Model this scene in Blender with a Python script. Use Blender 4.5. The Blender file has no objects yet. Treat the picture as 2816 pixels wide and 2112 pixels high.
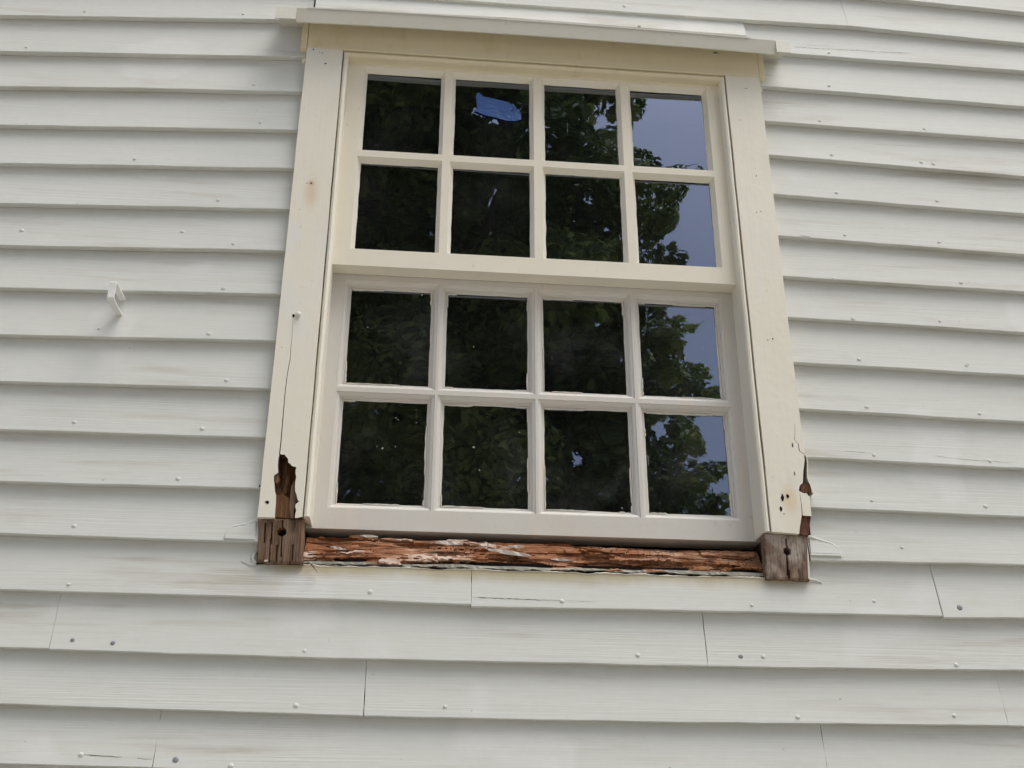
import bpy, bmesh, math, random
import numpy as np
from mathutils import Vector, Matrix
from mathutils.geometry import tessellate_polygon
from mathutils import noise as mnoise

# ------------------------------------------------------------------ camera, sky, sun, exposure
PITCH, YAW, ROLL = 0.4372, 0.0918, 0.003
CAM = Vector((-0.2245, -1.8895, 1.605))
FPX = 3000.0                      # focal length in pixels of the 2816 px wide photograph
fwd = Vector((math.sin(YAW)*math.cos(PITCH), math.cos(YAW)*math.cos(PITCH), math.sin(PITCH)))
rgt = Vector((math.cos(YAW), -math.sin(YAW), 0.0))
upv = rgt.cross(fwd)
r2 = rgt*math.cos(ROLL) + upv*math.sin(ROLL)
u2 = upv*math.cos(ROLL) - rgt*math.sin(ROLL)
scene = bpy.context.scene
COL = scene.collection
cd = bpy.data.cameras.new('camera'); cam = bpy.data.objects.new('camera', cd); COL.objects.link(cam)
cd.sensor_width = 36.0; cd.lens = FPX/2816.0*36.0; cd.clip_start = 0.05; cd.clip_end = 3000
cam.matrix_world = Matrix(((r2.x, u2.x, -fwd.x, CAM.x), (r2.y, u2.y, -fwd.y, CAM.y), (r2.z, u2.z, -fwd.z, CAM.z), (0, 0, 0, 1)))
scene.camera = cam
SUN_EL, SUN_AZ = math.radians(70), math.radians(112)     # azimuth from +Y towards +X
world = bpy.data.worlds.new('World'); scene.world = world; world.use_nodes = True
wn = world.node_tree.nodes; wl = world.node_tree.links
bg = wn['Background']; sky = wn.new('ShaderNodeTexSky'); sky.sky_type = 'NISHITA'; sky.sun_disc = False
sky.sun_elevation = SUN_EL; sky.sun_rotation = SUN_AZ; sky.air_density = 1.0; sky.dust_density = 9.0; sky.ozone_density = 1.0
cn = wn.new('ShaderNodeTexNoise'); cn.inputs['Scale'].default_value = 2.2; cn.inputs['Detail'].default_value = 5      # thin uneven cloud
cm = wn.new('ShaderNodeMapRange'); cm.inputs[1].default_value = 0.3; cm.inputs[2].default_value = 0.7; cm.inputs[3].default_value = 0.85; cm.inputs[4].default_value = 1.2
tc = wn.new('ShaderNodeTexCoord'); wl.new(tc.outputs['Generated'], cn.inputs['Vector']); wl.new(cn.outputs[0], cm.inputs[0])
cx_ = wn.new('ShaderNodeVectorMath'); cx_.operation = 'SCALE'; wl.new(sky.outputs[0], cx_.inputs[0]); wl.new(cm.outputs[0], cx_.inputs['Scale'])
wl.new(cx_.outputs[0], bg.inputs[0]); bg.inputs[1].default_value = 0.13
ld = bpy.data.lights.new('sun', 'SUN'); ld.energy = 1.5; ld.angle = math.radians(50); ld.color = (0.82, 0.95, 0.99)
sun = bpy.data.objects.new('sun', ld); COL.objects.link(sun)
sd = Vector((math.sin(SUN_AZ)*math.cos(SUN_EL), math.cos(SUN_AZ)*math.cos(SUN_EL), math.sin(SUN_EL)))
sun.rotation_euler = sd.to_track_quat('Z', 'Y').to_euler()
sun.location = (6, -10, 16)
scene.view_settings.view_transform = 'Standard'; scene.view_settings.look = 'None'
scene.view_settings.exposure = 0.56; scene.view_settings.gamma = 1.0

# ------------------------------------------------------------------ helpers
rng = random.Random(7)
def ray(px, py):
    return fwd + r2*((px-1408.0)/FPX) - u2*((py-1056.0)/FPX)
def U(px, py, y):                 # the point on the plane Y = y seen at photo pixel (px, py)
    d = ray(px, py); t = (y - CAM.y)/d.y; p = CAM + d*t
    return p.x, p.z
def far(px, py, dist):            # the point out in the garden mirrored at photo pixel (px, py) in the glass
    d = ray(px, py); t = (0.02 - CAM.y)/d.y; p = CAM + d*t
    m = Vector((d.x, -d.y, d.z)).normalized()
    return p + m*dist
def link(o, parent=None):
    COL.objects.link(o)
    if parent is not None: o.parent = parent
    return o
def mesh_obj(name, verts, faces, mat, parent=None, smooth=False, mats=None, fmat=None, fix=True):
    me = bpy.data.meshes.new(name)
    me.from_pydata([tuple(v) for v in verts], [], faces)
    for m in (mats or [mat]): me.materials.append(m)
    if fmat is not None:
        for p, k in zip(me.polygons, fmat): p.material_index = k
    if smooth:
        for p in me.polygons: p.use_smooth = True
    me.update()
    if fix: bm = bmesh.new(); bm.from_mesh(me); bmesh.ops.recalc_face_normals(bm, faces=bm.faces); bm.to_mesh(me); bm.free()
    return link(bpy.data.objects.new(name, me), parent)
def bevel(o, w=0.0015, seg=2):
    m = o.modifiers.new('bevel', 'BEVEL'); m.width = w; m.segments = seg; m.limit_method = 'ANGLE'; m.angle_limit = math.radians(40)
    return o
def tag(o, label=None, cat=None, group=None, kind=None):
    if label: o['label'] = label
    if cat: o['category'] = cat
    if group: o['group'] = group
    if kind: o['kind'] = kind
    return o
def empty(name, loc=(0, 0, 0)):
    o = bpy.data.objects.new(name, None); o.empty_display_size = 0.1; COL.objects.link(o)
    return o
class MB:
    def __init__(s): s.v = []; s.f = []
    def add(s, vs, fs):
        n = len(s.v); s.v += [tuple(v) for v in vs]; s.f += [tuple(i+n for i in f) for f in fs]
    def box(s, x0, x1, y0, y1, z0, z1):
        s.add([(x0,y0,z0),(x1,y0,z0),(x1,y1,z0),(x0,y1,z0),(x0,y0,z1),(x1,y0,z1),(x1,y1,z1),(x0,y1,z1)],
              [(0,1,5,4),(1,2,6,5),(2,3,7,6),(3,0,4,7),(4,5,6,7),(3,2,1,0)])
    def build(s, name, mat, parent=None, smooth=False): return mesh_obj(name, s.v, s.f, mat, parent, smooth)
def wob(x, s, a, seed=0.0):       # smooth one-dimensional wobble
    return a*mnoise.noise(Vector((x*s, seed*7.31, seed*1.7+0.3)))
def prism(poly, yf, yb, name, mat, parent, edge_mat=None, edges=()):
    """A board cut to the outline poly (x, z), front at yf, back at yb; the sides listed in edges get edge_mat."""
    n = len(poly)
    vs = [(x, yf, z) for x, z in poly] + [(x, yb, z) for x, z in poly]
    tr = tessellate_polygon([[Vector((x, z, 0)) for x, z in poly]])
    fs = [tuple(t) for t in tr]; fm = [0]*len(fs)
    for i in range(n):
        j = (i+1) % n
        fs.append((i, j, n+j, n+i)); fm.append(1 if (edge_mat and i in edges) else 0)
    fs += [tuple(n+k for k in t) for t in tr]; fm += [0]*len(tr)
    return mesh_obj(name, vs, fs, mat, parent, mats=[mat]+([edge_mat] if edge_mat else []), fmat=fm)

# ------------------------------------------------------------------ materials
class NT:
    def __init__(s, name):
        s.m = bpy.data.materials.new(name); s.m.use_nodes = True
        s.t = s.m.node_tree; s.b = s.t.nodes['Principled BSDF']; s.out = s.t.nodes['Material Output']
        s.pos = s.t.nodes.new('ShaderNodeNewGeometry').outputs['Position']
    def n(s, typ, **k):
        x = s.t.nodes.new(typ)
        for a, b in k.items(): setattr(x, a, b)
        return x
    def l(s, a, b): s.t.links.new(a, b)
    def map(s, scale, loc=(0, 0, 0), src=None):
        m = s.n('ShaderNodeMapping'); m.inputs['Scale'].default_value = scale; m.inputs['Location'].default_value = loc
        s.l(src or s.pos, m.inputs[0]); return m.outputs[0]
    def noise(s, scale=(1, 1, 1), detail=4, rough=0.55, loc=(0, 0, 0), dist=0.0):
        x = s.n('ShaderNodeTexNoise'); x.inputs['Scale'].default_value = 1.0; x.inputs['Detail'].default_value = detail
        x.inputs['Roughness'].default_value = rough; x.inputs['Distortion'].default_value = dist
        s.l(s.map(scale, loc), x.inputs['Vector']); return x.outputs['Fac']
    def ramp(s, fac, lo, hi, a=0.0, b=1.0):
        x = s.n('ShaderNodeMapRange'); x.interpolation_type = 'SMOOTHSTEP'
        for i, v in enumerate((lo, hi, a, b)): x.inputs[i+1].default_value = v
        s.l(fac, x.inputs[0]); return x.outputs[0]
    def mix(s, fac, a, b):
        x = s.n('ShaderNodeMix', data_type='RGBA')
        for k, v in ((0, fac), (6, a), (7, b)):
            if isinstance(v, (int, float)): x.inputs[k].default_value = v
            elif isinstance(v, tuple): x.inputs[k].default_value = v+(1.0,) if len(v) == 3 else v
            else: s.l(v, x.inputs[k])
        return x.outputs[2]
    def math(s, op, a, b=None):
        x = s.n('ShaderNodeMath', operation=op)
        for k, v in ((0, a), (1, b)):
            if v is None: continue
            if isinstance(v, (int, float)): x.inputs[k].default_value = v
            else: s.l(v, x.inputs[k])
        return x.outputs[0]
    def spot(s, p, r0, r1, zs=1.0):           # 1 inside radius r0 of the point, 0 outside r1
        m = s.map((1, 1, zs), (-p[0], -p[1], -p[2]*zs))
        x = s.n('ShaderNodeVectorMath', operation='LENGTH'); s.l(m, x.inputs[0])
        return s.ramp(x.outputs['Value'], r0, r1, 1.0, 0.0)
    def bump(s, h, dist, strength=1.0, prev=None):
        x = s.n('ShaderNodeBump'); x.inputs['Distance'].default_value = dist; x.inputs['Strength'].default_value = strength
        s.l(h, x.inputs['Height'])
        if prev is not None: s.l(prev, x.inputs['Normal'])
        return x.outputs[0]
    def fin(s, col, rough=0.5, normal=None, spec=0.4):
        if isinstance(col, tuple): s.b.inputs['Base Color'].default_value = col+(1,)
        else: s.l(col, s.b.inputs['Base Color'])
        if isinstance(rough, float): s.b.inputs['Roughness'].default_value = rough
        else: s.l(rough, s.b.inputs['Roughness'])
        s.b.inputs['Specular IOR Level'].default_value = spec
        if normal is not None: s.l(normal, s.b.inputs['Normal'])
        return s.m

def board_material():
    t = NT('white_board_paint')
    oi = t.n('ShaderNodeObjectInfo')
    rnd = oi.outputs['Random']
    col = t.mix(t.noise((0.7, 1, 2.6), 3), (0.59, 0.595, 0.55), (0.625, 0.645, 0.62))
    col = t.mix(t.ramp(rnd, 0, 1, 0.0, 0.3), col, (0.60, 0.613, 0.575))
    streak = t.ramp(t.noise((2.6, 1, 42), 5, 0.6), 0.47, 0.70)
    patch = t.ramp(t.noise((1.6, 1, 6.5), 4, 0.6, (3, 0, 1)), 0.42, 0.66)
    col = t.mix(t.math('MULTIPLY', t.math('MULTIPLY', streak, patch), 0.72), col, (0.41, 0.375, 0.305))
    worn = t.ramp(t.noise((5, 1, 90), 5, 0.65, (7, 0, 2)), 0.60, 0.75)
    col = t.mix(t.math('MULTIPLY', worn, 0.30), col, (0.72, 0.715, 0.69))
    # repainted whiter patches with soft, blocky shapes
    rep = t.ramp(t.noise((3.4, 1, 4.2), 2, 0.5, (11, 0, 5)), 0.60, 0.66)
    col = t.mix(t.math('MULTIPLY', rep, 0.40), col, (0.72, 0.715, 0.70))
    mot = t.noise((38, 1, 75), 4, 0.7, (4, 0, 7))
    col = t.mix(t.math('MULTIPLY', t.ramp(mot, 0.35, 0.75), 0.16), col, (0.50, 0.485, 0.43))
    # flecks of dirt
    fl = t.ramp(t.noise((55, 1, 120), 2, 0.5, (1, 0, 9)), 0.745, 0.775)
    col = t.mix(t.math('MULTIPLY', fl, 0.5), col, (0.25, 0.2, 0.15))
    # ochre run-off that seeped out under the rotten sill
    sep = t.n('ShaderNodeSeparateXYZ'); t.l(t.pos, sep.inputs[0])
    wav = t.noise((7, 1, 3), 4, 0.6, (2, 0, 0))
    depth = t.math('ADD', sep.outputs['Z'], t.math('MULTIPLY', t.math('SUBTRACT', wav, 0.5), 0.035))
    band = t.ramp(depth, 2.092, 2.122)
    inx = t.math('MULTIPLY', t.ramp(sep.outputs['X'], -0.50, -0.44), t.ramp(sep.outputs['X'], 0.44, 0.50, 1.0, 0.0))
    below = t.math('MULTIPLY', t.ramp(sep.outputs['Z'], 2.132, 2.136, 1.0, 0.0), inx)
    col = t.mix(t.math('MULTIPLY', t.math('MULTIPLY', band, below), 0.85), col, (0.36, 0.30, 0.16))
    grain = t.noise((3.0, 1, 330), 5, 0.6, (0, 0, 0), 0.4)
    gmask = t.ramp(t.noise((0.9, 1, 9), 3, 0.5, (5, 0, 4)), 0.38, 0.62, 0.25, 1.0)
    brush = t.noise((14, 1, 150), 3, 0.5)
    nrm = t.bump(t.math('MULTIPLY', grain, gmask), 0.0014, 0.55)
    nrm = t.bump(brush, 0.0007, 0.35, nrm)
    nrm = t.bump(t.noise((5, 5, 9), 3), 0.004, 0.35, nrm)
    return t.fin(col, 0.6, nrm, 0.22)

def paint(name, col, col2, wear=None, wear_amt=0.0, grain=(160, 160, 3), spots=(), brush=0.16, rough=0.45):
    t = NT(name)
    c = t.mix(t.noise((3.5, 3.5, 3.5), 4), col, col2)
    if wear:
        w = t.ramp(t.noise((13, 13, 4), 5, 0.65, (2, 1, 6)), 0.55, 0.68)
        c = t.mix(t.math('MULTIPLY', w, wear_amt), c, wear)
    st = t.ramp(t.noise((6, 6, 2.2), 5, 0.65, (7, 3, 1)), 0.54, 0.72)
    c = t.mix(t.math('MULTIPLY', st, 0.28), c, (0.60, 0.53, 0.40))
    dirt = t.ramp(t.noise((70, 70, 70), 2), 0.70, 0.76)
    c = t.mix(t.math('MULTIPLY', dirt, 0.22), c, (0.35, 0.29, 0.2))
    for p, r0, r1, zs, rc in spots: c = t.mix(t.math('MULTIPLY', t.spot(p, r0, r1, zs), 0.8), c, rc)
    g = t.noise(grain, 4, 0.55)
    nrm = t.bump(g, 0.0009, brush)
    nrm = t.bump(t.noise((9, 9, 9), 3), 0.004, 0.3, nrm)
    nrm = t.bump(t.noise((90, 90, 90), 2), 0.0008, 0.3, nrm)
    return t.fin(c, rough, nrm, 0.4)

def raw_wood(name, dark, mid, light, grain, crack=None, paint_attr=False, grey=None, fine_k=0.7):
    t = NT(name)
    g = t.noise(grain, 6, 0.65, (0, 0, 0), 0.3)
    c = t.mix(t.ramp(g, 0.30, 0.62), dark, mid)
    c = t.mix(t.ramp(t.noise(tuple(v*0.35 for v in grain), 4, 0.6, (4, 2, 1)), 0.50, 0.70), c, light)
    if grey: c = t.mix(t.ramp(t.noise((16, 16, 12), 4, 0.6, (8, 1, 3)), 0.45, 0.62, 0.0, 0.8), c, grey)
    fine = t.ramp(t.noise(tuple(v*2.3 for v in grain), 3, 0.6, (1, 5, 2)), 0.36, 0.46)
    c = t.mix(t.math('MULTIPLY', t.math('SUBTRACT', 1.0, fine), fine_k), c, tuple(v*0.25 for v in dark))
    if crack:                                   # cubical cracks of brown rot
        v = t.n('ShaderNodeTexVoronoi', feature='DISTANCE_TO_EDGE'); v.inputs['Scale'].default_value = 1.0
        t.l(t.map(crack), v.inputs['Vector'])
        ck = t.ramp(v.outputs['Distance'], 0.015, 0.05, 1.0, 0.0)
        ck = t.math('MULTIPLY', ck, t.ramp(t.noise((12, 12, 12), 3, 0.5, (3, 3, 3)), 0.5, 0.6))
        c = t.mix(t.math('MULTIPLY', ck, 0.8), c, tuple(v*0.18 for v in dark))
    if paint_attr:
        a = t.n('ShaderNodeAttribute', attribute_name='paint_left')
        chip = t.ramp(t.noise((60, 60, 160), 4, 0.6), 0.40, 0.52)
        f = t.math('MULTIPLY', t.ramp(a.outputs['Fac'], 0.35, 0.6), chip)
        c = t.mix(t.math('MULTIPLY', f, 0.9), c, (0.60, 0.49, 0.42))
    nrm = t.bump(g, 0.004, 0.8)
    nrm = t.bump(t.noise(tuple(v*2.3 for v in grain), 3, 0.6, (1, 5, 2)), 0.002, 0.8, nrm)
    return t.fin(c, 0.85, nrm, 0.15)

def flat(name, col, rough=0.6, spec=0.3, bump=None):
    t = NT(name); c = t.mix(t.noise((40, 40, 40), 3), tuple(v*0.85 for v in col), tuple(min(1, v*1.12) for v in col))
    return t.fin(c, rough, t.bump(t.noise((120, 120, 120), 3), 0.001, 0.4) if bump else None, spec)

def glass_material(name, dust, sp):
    t = NT(name); t.t.nodes.remove(t.b)
    gl = t.n('ShaderNodeBsdfGlossy'); gl.inputs['Roughness'].default_value = 0.0; gl.inputs['Color'].default_value = (0.66, 0.77, 1.0, 1)
    tr = t.n('ShaderNodeBsdfTransparent'); tr.inputs['Color'].default_value = (0.80, 0.84, 0.82, 1)
    fr = t.n('ShaderNodeFresnel'); fr.inputs['IOR'].default_value = 1.52
    # the old cylinder glass is slightly wavy
    w = t.noise((7, 7, 5), 2, 0.4); w2 = t.noise((26, 26, 20), 2, 0.4)
    nrm = t.bump(w, 0.010, 0.07); nrm = t.bump(w2, 0.002, 0.02, nrm)
    t.l(nrm, gl.inputs['Normal'])
    f = t.math('ADD', t.math('MULTIPLY', fr.outputs[0], 3.0), 0.12)     # both faces of the pane reflect
    mx = t.n('ShaderNodeMixShader'); t.l(f, mx.inputs[0]); t.l(tr.outputs[0], mx.inputs[1]); t.l(gl.outputs[0], mx.inputs[2])
    # dust film, specks and drips of paint, plus an even painted haze lifting the blacks
    df = t.n('ShaderNodeBsdfDiffuse'); df.inputs['Color'].default_value = (0.62, 0.62, 0.60, 1)
    film = t.math('MULTIPLY', t.ramp(t.noise((7, 7, 7), 5, 0.65, (5, 5, 1)), 0.45, 0.75), dust)
    speck = t.math('MULTIPLY', t.ramp(t.noise((80, 80, 55), 2, 0.5, (3, 3, 3)), sp, sp+0.03), 0.5)
    drip = t.math('MULTIPLY', t.ramp(t.noise((95, 95, 12), 3, 0.5, (9, 3, 3)), 0.74, 0.79), 0.22)
    a = t.math('ADD', t.math('ADD', film, 0.007), t.math('MAXIMUM', speck, drip))
    m2 = t.n('ShaderNodeMixShader'); t.l(a, m2.inputs[0]); t.l(mx.outputs[0], m2.inputs[1]); t.l(df.outputs[0], m2.inputs[2])
    t.l(m2.outputs[0], t.out.inputs[0]); return t.m

def leaf_material():
    t = NT('maple_leaf')
    oi = t.n('ShaderNodeAttribute', attribute_name='tone')
    c = t.mix(oi.outputs['Fac'], (0.055, 0.100, 0.026), (0.36, 0.40, 0.125))
    df = t.n('ShaderNodeBsdfTranslucent'); t.l(c, df.inputs[0])
    t.fin(c, 0.5, None, 0.35)
    mx = t.n('ShaderNodeMixShader'); mx.inputs[0].default_value = 0.42
    t.l(t.b.outputs[0], mx.inputs[1]); t.l(df.outputs[0], mx.inputs[2]); t.l(mx.outputs[0], t.out.inputs[0]); return t.m

rx1 = U(856, 504, -.03); rx2 = U(2168, 1372, -.03); rx3 = U(856, 530, -.03)
M = {
 'board': board_material(),
 'casing': paint('cream_casing_paint', (0.75, 0.71, 0.59), (0.77, 0.745, 0.65), (0.74, 0.735, 0.70), 0.7, brush=0.3,
     spots=[((rx1[0], -.03, rx1[1]), 0.001, 0.0085, 1.0, (0.40, 0.20, 0.09)), ((rx3[0], -.03, rx3[1]), 0.001, 0.022, 0.4, (0.66, 0.53, 0.40)),
            ((rx2[0]+.003, -.03, rx2[1]), 0.004, 0.022, 0.6, (0.70, 0.57, 0.39))]),
 'head': paint('cream_head_paint', (0.67, 0.595, 0.395), (0.73, 0.665, 0.49), (0.58, 0.47, 0.27), 0.4, grain=(3, 160, 160)),
 'cap': paint('cap_paint', (0.62, 0.605, 0.52), (0.66, 0.64, 0.56), grain=(3, 160, 160)),
 'upper': paint('cream_sash_paint', (0.76, 0.71, 0.575), (0.78, 0.74, 0.625)),
 'lower': paint('grey_sash_paint', (0.60, 0.58, 0.525), (0.635, 0.615, 0.57), (0.69, 0.60, 0.525), 0.45),
 'putty': paint('putty', (0.70, 0.66, 0.57), (0.74, 0.71, 0.64), grain=(90, 90, 90)),
 'sill': raw_wood('rotten_sill_wood', (0.15, 0.063, 0.032), (0.35, 0.170, 0.092), (0.52, 0.335, 0.23), (14, 50, 95), crack=(48, 20, 26), paint_attr=True, grey=(0.26, 0.105, 0.045), fine_k=0.45),
 'block': raw_wood('weathered_block_wood', (0.085, 0.050, 0.032), (0.20, 0.130, 0.085), (0.29, 0.21, 0.155), (170, 60, 12), grey=(0.225, 0.155, 0.105), fine_k=0.25),
 'block_b': raw_wood('flaking_block_wood', (0.085, 0.052, 0.038), (0.21, 0.142, 0.10), (0.31, 0.235, 0.18), (90, 60, 22), grey=(0.42, 0.365, 0.315), fine_k=0.35),
 'rot': raw_wood('rotten_casing_wood', (0.045, 0.021, 0.013), (0.14, 0.068, 0.034), (0.25, 0.14, 0.08), (150, 60, 16)),
 'dark': flat('dark_gap', (0.012, 0.010, 0.009), 0.9, 0.05),
 'crack': flat('crack_shadow_dirt', (0.085, 0.07, 0.055), 0.9, 0.05),
 'sheath': flat('old_sheathing', (0.05, 0.04, 0.03), 0.9, 0.1),
 'screw': flat('zinc_screw', (0.22, 0.24, 0.25), 0.5, 0.5, True),
 'nail': flat('painted_nail', (0.64, 0.62, 0.575), 0.5, 0.4, True),
 'bracket': paint('bracket_paint', (0.70, 0.70, 0.675), (0.74, 0.735, 0.71), (0.5, 0.45, 0.4), 0.3),
 'tape': flat('blue_tape', (0.050, 0.125, 0.36), 0.38, 0.55, True),
 'ink': flat('pen_ink', (0.10, 0.10, 0.14), 0.6, 0.2),
 'flake': paint('old_flaking_paint', (0.56, 0.49, 0.43), (0.64, 0.60, 0.55), (0.40, 0.28, 0.2), 0.5, grain=(60, 60, 90)),
 'cap_end': paint('cap_end_paint', (0.61, 0.595, 0.52), (0.64, 0.625, 0.555)),
 'zinc': paint('grey_flashing', (0.14, 0.135, 0.11), (0.24, 0.23, 0.19), grain=(6, 90, 90)),
 'glass_u': glass_material('upper_glass', 0.012, 0.755),
 'glass_l': glass_material('lower_glass', 0.040, 0.735),
 'jamb': flat('aged_jamb', (0.085, 0.05, 0.03), 0.8, 0.1),
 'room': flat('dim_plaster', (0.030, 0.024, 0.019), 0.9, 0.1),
 'leaf': leaf_material(),
 'stone': flat('foundation_stone', (0.25, 0.24, 0.22), 0.9, 0.2, True),
}
def bark():
    t = NT('bark'); g = t.noise((9, 9, 2), 6, 0.6)
    return t.fin(t.mix(g, (0.05, 0.04, 0.03), (0.17, 0.14, 0.11)), 0.9, t.bump(g, 0.05, 0.8), 0.1)
def yard():
    t = NT('gravel_yard'); g = t.noise((30, 30, 30), 6, 0.7); h = t.noise((0.6, 0.6, 0.6), 4)
    return t.fin(t.mix(h, t.mix(g, (0.24, 0.225, 0.20), (0.40, 0.38, 0.345)), (0.30, 0.285, 0.255)), 0.9, t.bump(g, 0.02, 0.6), 0.1)

# ------------------------------------------------------------------ ground
g = MB(); g.box(-400, 400, -400, 400, -0.3, 0.0)
tag(g.build('ground', yard()), kind='structure')

# ------------------------------------------------------------------ clapboard wall
wall = tag(empty('clapboard_wall'), 'white painted clapboard house wall around the old sash window', 'wall', kind='thing')
XL, XR = -3.1, 3.1
YL = -0.018
class Piece: pass
pieces = []
def make_piece(course, pts, xa, xb, ztop, ja=0.0, jb=0.0, seed=0, cut=None, lip_out=0.0):
    """One clapboard. pts: lip line (x, z); xa, xb: ends; ztop(x): line of the lip above; cut(x): lowered top edge where the window is."""
    P = Piece(); P.pts = pts
    xs = np.array([p[0] for p in pts]); zs = np.array([p[1] for p in pts])
    def lip(x):
        if x <= xs[0]: s = (zs[1]-zs[0])/(xs[1]-xs[0]) if len(xs) > 1 else 0; return zs[0] + s*(x-xs[0])*(1 if x > xs[0]-0.7 else 0) + (s*-0.7 if x <= xs[0]-0.7 else 0)
        if x >= xs[-1]: s = (zs[-1]-zs[-2])/(xs[-1]-xs[-2]) if len(xs) > 1 else 0; return zs[-1] + s*min(x-xs[-1], 0.7)
        return float(np.interp(x, xs, zs))
    P.lip = lip; P.xa = xa; P.xb = xb; P.course = course; P.ztop = ztop; P.seed = seed
    def front(x, z):
        e = max(0.07, ztop(x)-lip(x))
        return YL - lip_out + 0.0135*(z-lip(x))/e + wob(x, 1.3, 0.0012, seed+0.5)
    P.front = front
    n = max(2, int((xb-xa)/0.025)); X = [xa + (xb-xa)*i/n for i in range(n+1)]
    if cut:
        for c in cut[1]:
            if xa < c < xb: X += [c-1e-4, c+1e-4]
        X = sorted(X)
    rows = 7; V = []; F = []
    for i, x in enumerate(X):
        zl = lip(x) + wob(x, 9, 0.0010, seed) + wob(x, 45, 0.0006, seed+3)
        zt = ztop(x) + 0.020
        if cut: zt = min(zt, cut[0](x))
        sh = ja if i == 0 else (jb if i == len(X)-1 else 0.0)
        endj = i in (0, len(X)-1)
        e0 = (zl, YL - lip_out + 0.0013 + wob(x, 1.3, 0.0012, seed+0.5))
        col = [(x+0.0, e0[1], zl)]
        for k in range(rows+1):
            z = zl + 0.0013 + (zt-zl-0.0013)*k/rows
            jx = 0.0
            if endj: jx = sh*(z-zl)/0.1 + wob(z, 70, 0.0012, seed+i) + wob(z, 260, 0.0008, seed+i)
            col.append((x+jx, front(x, z), z))
        yb = front(x, zt) + 0.0035
        col.append((x, yb, zt)); col.append((x, YL - lip_out + 0.0125, zl))
        V += col
    m = rows+4
    for i in range(len(X)-1):
        for k in range(m):
            k2 = (k+1) % m
            F.append((i*m+k, (i+1)*m+k, (i+1)*m+k2, i*m+k2))
    F.append(tuple(range(m))); F.append(tuple((len(X)-1)*m + k for k in range(m)))
    P.o = mesh_obj('clapboard', V, F, M['board'], wall)
    pieces.append(P); return P
def pl(px): return [U(a, b, YL) for a, b in px]

LEFT = [[(0,140),(832,156)],[(0,237),(420,243),(826,252)],[(0,343),(814,357)],[(0,448),(801,463)],[(0,559),(789,574)],[(0,674),(700,687)],
 [(0,791),(700,807)],[(0,920),(700,936)],[(0,1049),(700,1067)],[(0,1181),(723,1203)],[(0,1324),(706,1343)],[(0,1467),(698,1490)]]
RIGHT = [[(2099,236),(2816,292)],[(2111,333),(2816,384)],[(2123,426),(2816,485)],[(2136,534),(2816,587)],[(2150,648),(2816,700)],[(2162,760),(2816,802)],
 [(2175,872),(2816,914)],[(2189,996),(2816,1032)],[(2204,1124),(2816,1160)],[(2220,1257),(2816,1288)],[(2233,1395.6),(2816,1421)],[(2227,1541),(2816,1553)]]
C1 = [(0,-55),(765,-36),(1400,10),(1916,45),(2335,71),(2816,118)]
C2L = [(0,41),(765,53)]; C2M = [(868,22),(1400,51),(2050,99)]; C2R = [(2050,139),(2176,146),(2816,195)]
C15 = [(0,1621),(900,1648),(1295,1663)], [(1299,1668),(1916,1680),(2583,1694)], [(2591,1698.5),(2816,1699)]
C16 = [(0,1781),(135,1783)], [(140,1786),(900,1810),(1800,1829),(1940,1832)], [(1944,1833),(2816,1844)]
C17 = [(0,1936.5),(900,1966),(996,1969)], [(1000,1970),(1800,1985),(2774,1995)], [(2778,1996),(2816,1997)]
C18 = [(0,2100),(418,2112)], [(422,2112),(1300,2142),(2270,2160)], [(2276,2161),(2816,2166)]

def lipf(pts):
    xs = np.array([p[0] for p in pts]); zs = np.array([p[1] for p in pts])
    def f(x):
        if x < xs[0]: return zs[0] + (zs[1]-zs[0])/(xs[1]-xs[0])*max(x-xs[0], -0.7)
        if x > xs[-1]: return zs[-1] + (zs[-1]-zs[-2])/(xs[-1]-xs[-2])*min(x-xs[-1], 0.7)
        return float(np.interp(x, xs, zs))
    return f
G = 0.0005
# courses as whole lines, used as the line of the lip above
c1 = pl(C1); c1f = lipf(c1)
c0f = lambda x: c1f(x) + 0.098
make_piece(0, [(x, z+0.098) for x, z in c1], XL, XR, lambda x: c0f(x)+0.098, seed=1)
xj = U(2327, 35, YL)[0]
make_piece(1, c1, XL, xj-G, c0f, jb=-0.004, seed=2); make_piece(1, c1, xj+G, XR, c0f, ja=-0.004, seed=3)
cl, cm, cr = pl(C2L), pl(C2M), pl(C2R)
xa = U(866, 10, YL)[0]; xb = U(2050, 80, YL)[0]
make_piece(2, cl, XL, xa-0.004, c1f, seed=4)
make_piece(2, cm, xa+0.001, xb-G, c1f, seed=5, lip_out=0.001); make_piece(2, cr, xb+G, XR, c1f, seed=6)
c2l, c2r = lipf(cl), lipf(cr)
aboveL, aboveR = c2l, c2r
for k, (l, r) in enumerate(zip(LEFT, RIGHT)):
    a, b = pl(l), pl(r)
    make_piece(3+k, a, XL, -0.494, aboveL, seed=10+k); make_piece(3+k, b, 0.494, XR, aboveR, seed=30+k)
    aboveL, aboveR = lipf(a), lipf(b)
SILLB = lambda x: 2.1215 + wob(x, 40, 0.0022, 5) + wob(x, 140, 0.0012, 8)
def c14f(x):
    if x < -0.5: return aboveL(x)
    if x > 0.49: return aboveR(x)
    return aboveL(-0.5) + (aboveR(0.49)-aboveL(-0.5))*(x+0.5)/0.99
p = [pl(q) for q in C15]
cutw = (lambda x: SILLB(x) if -0.497 < x < 0.489 else 9.0, (-0.497, 0.489))
x1 = U(1297, 1620, YL)[0]; x2 = U(2585, 1640, YL)[0]
make_piece(15, p[0], XL, x1-G, c14f, seed=50, cut=cutw); make_piece(15, p[1], x1+G, x2-G*1.6, c14f, seed=51, cut=cutw, jb=-0.004); make_piece(15, p[2], x2+G*1.6, XR, c14f, seed=52, ja=-0.004)
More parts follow.
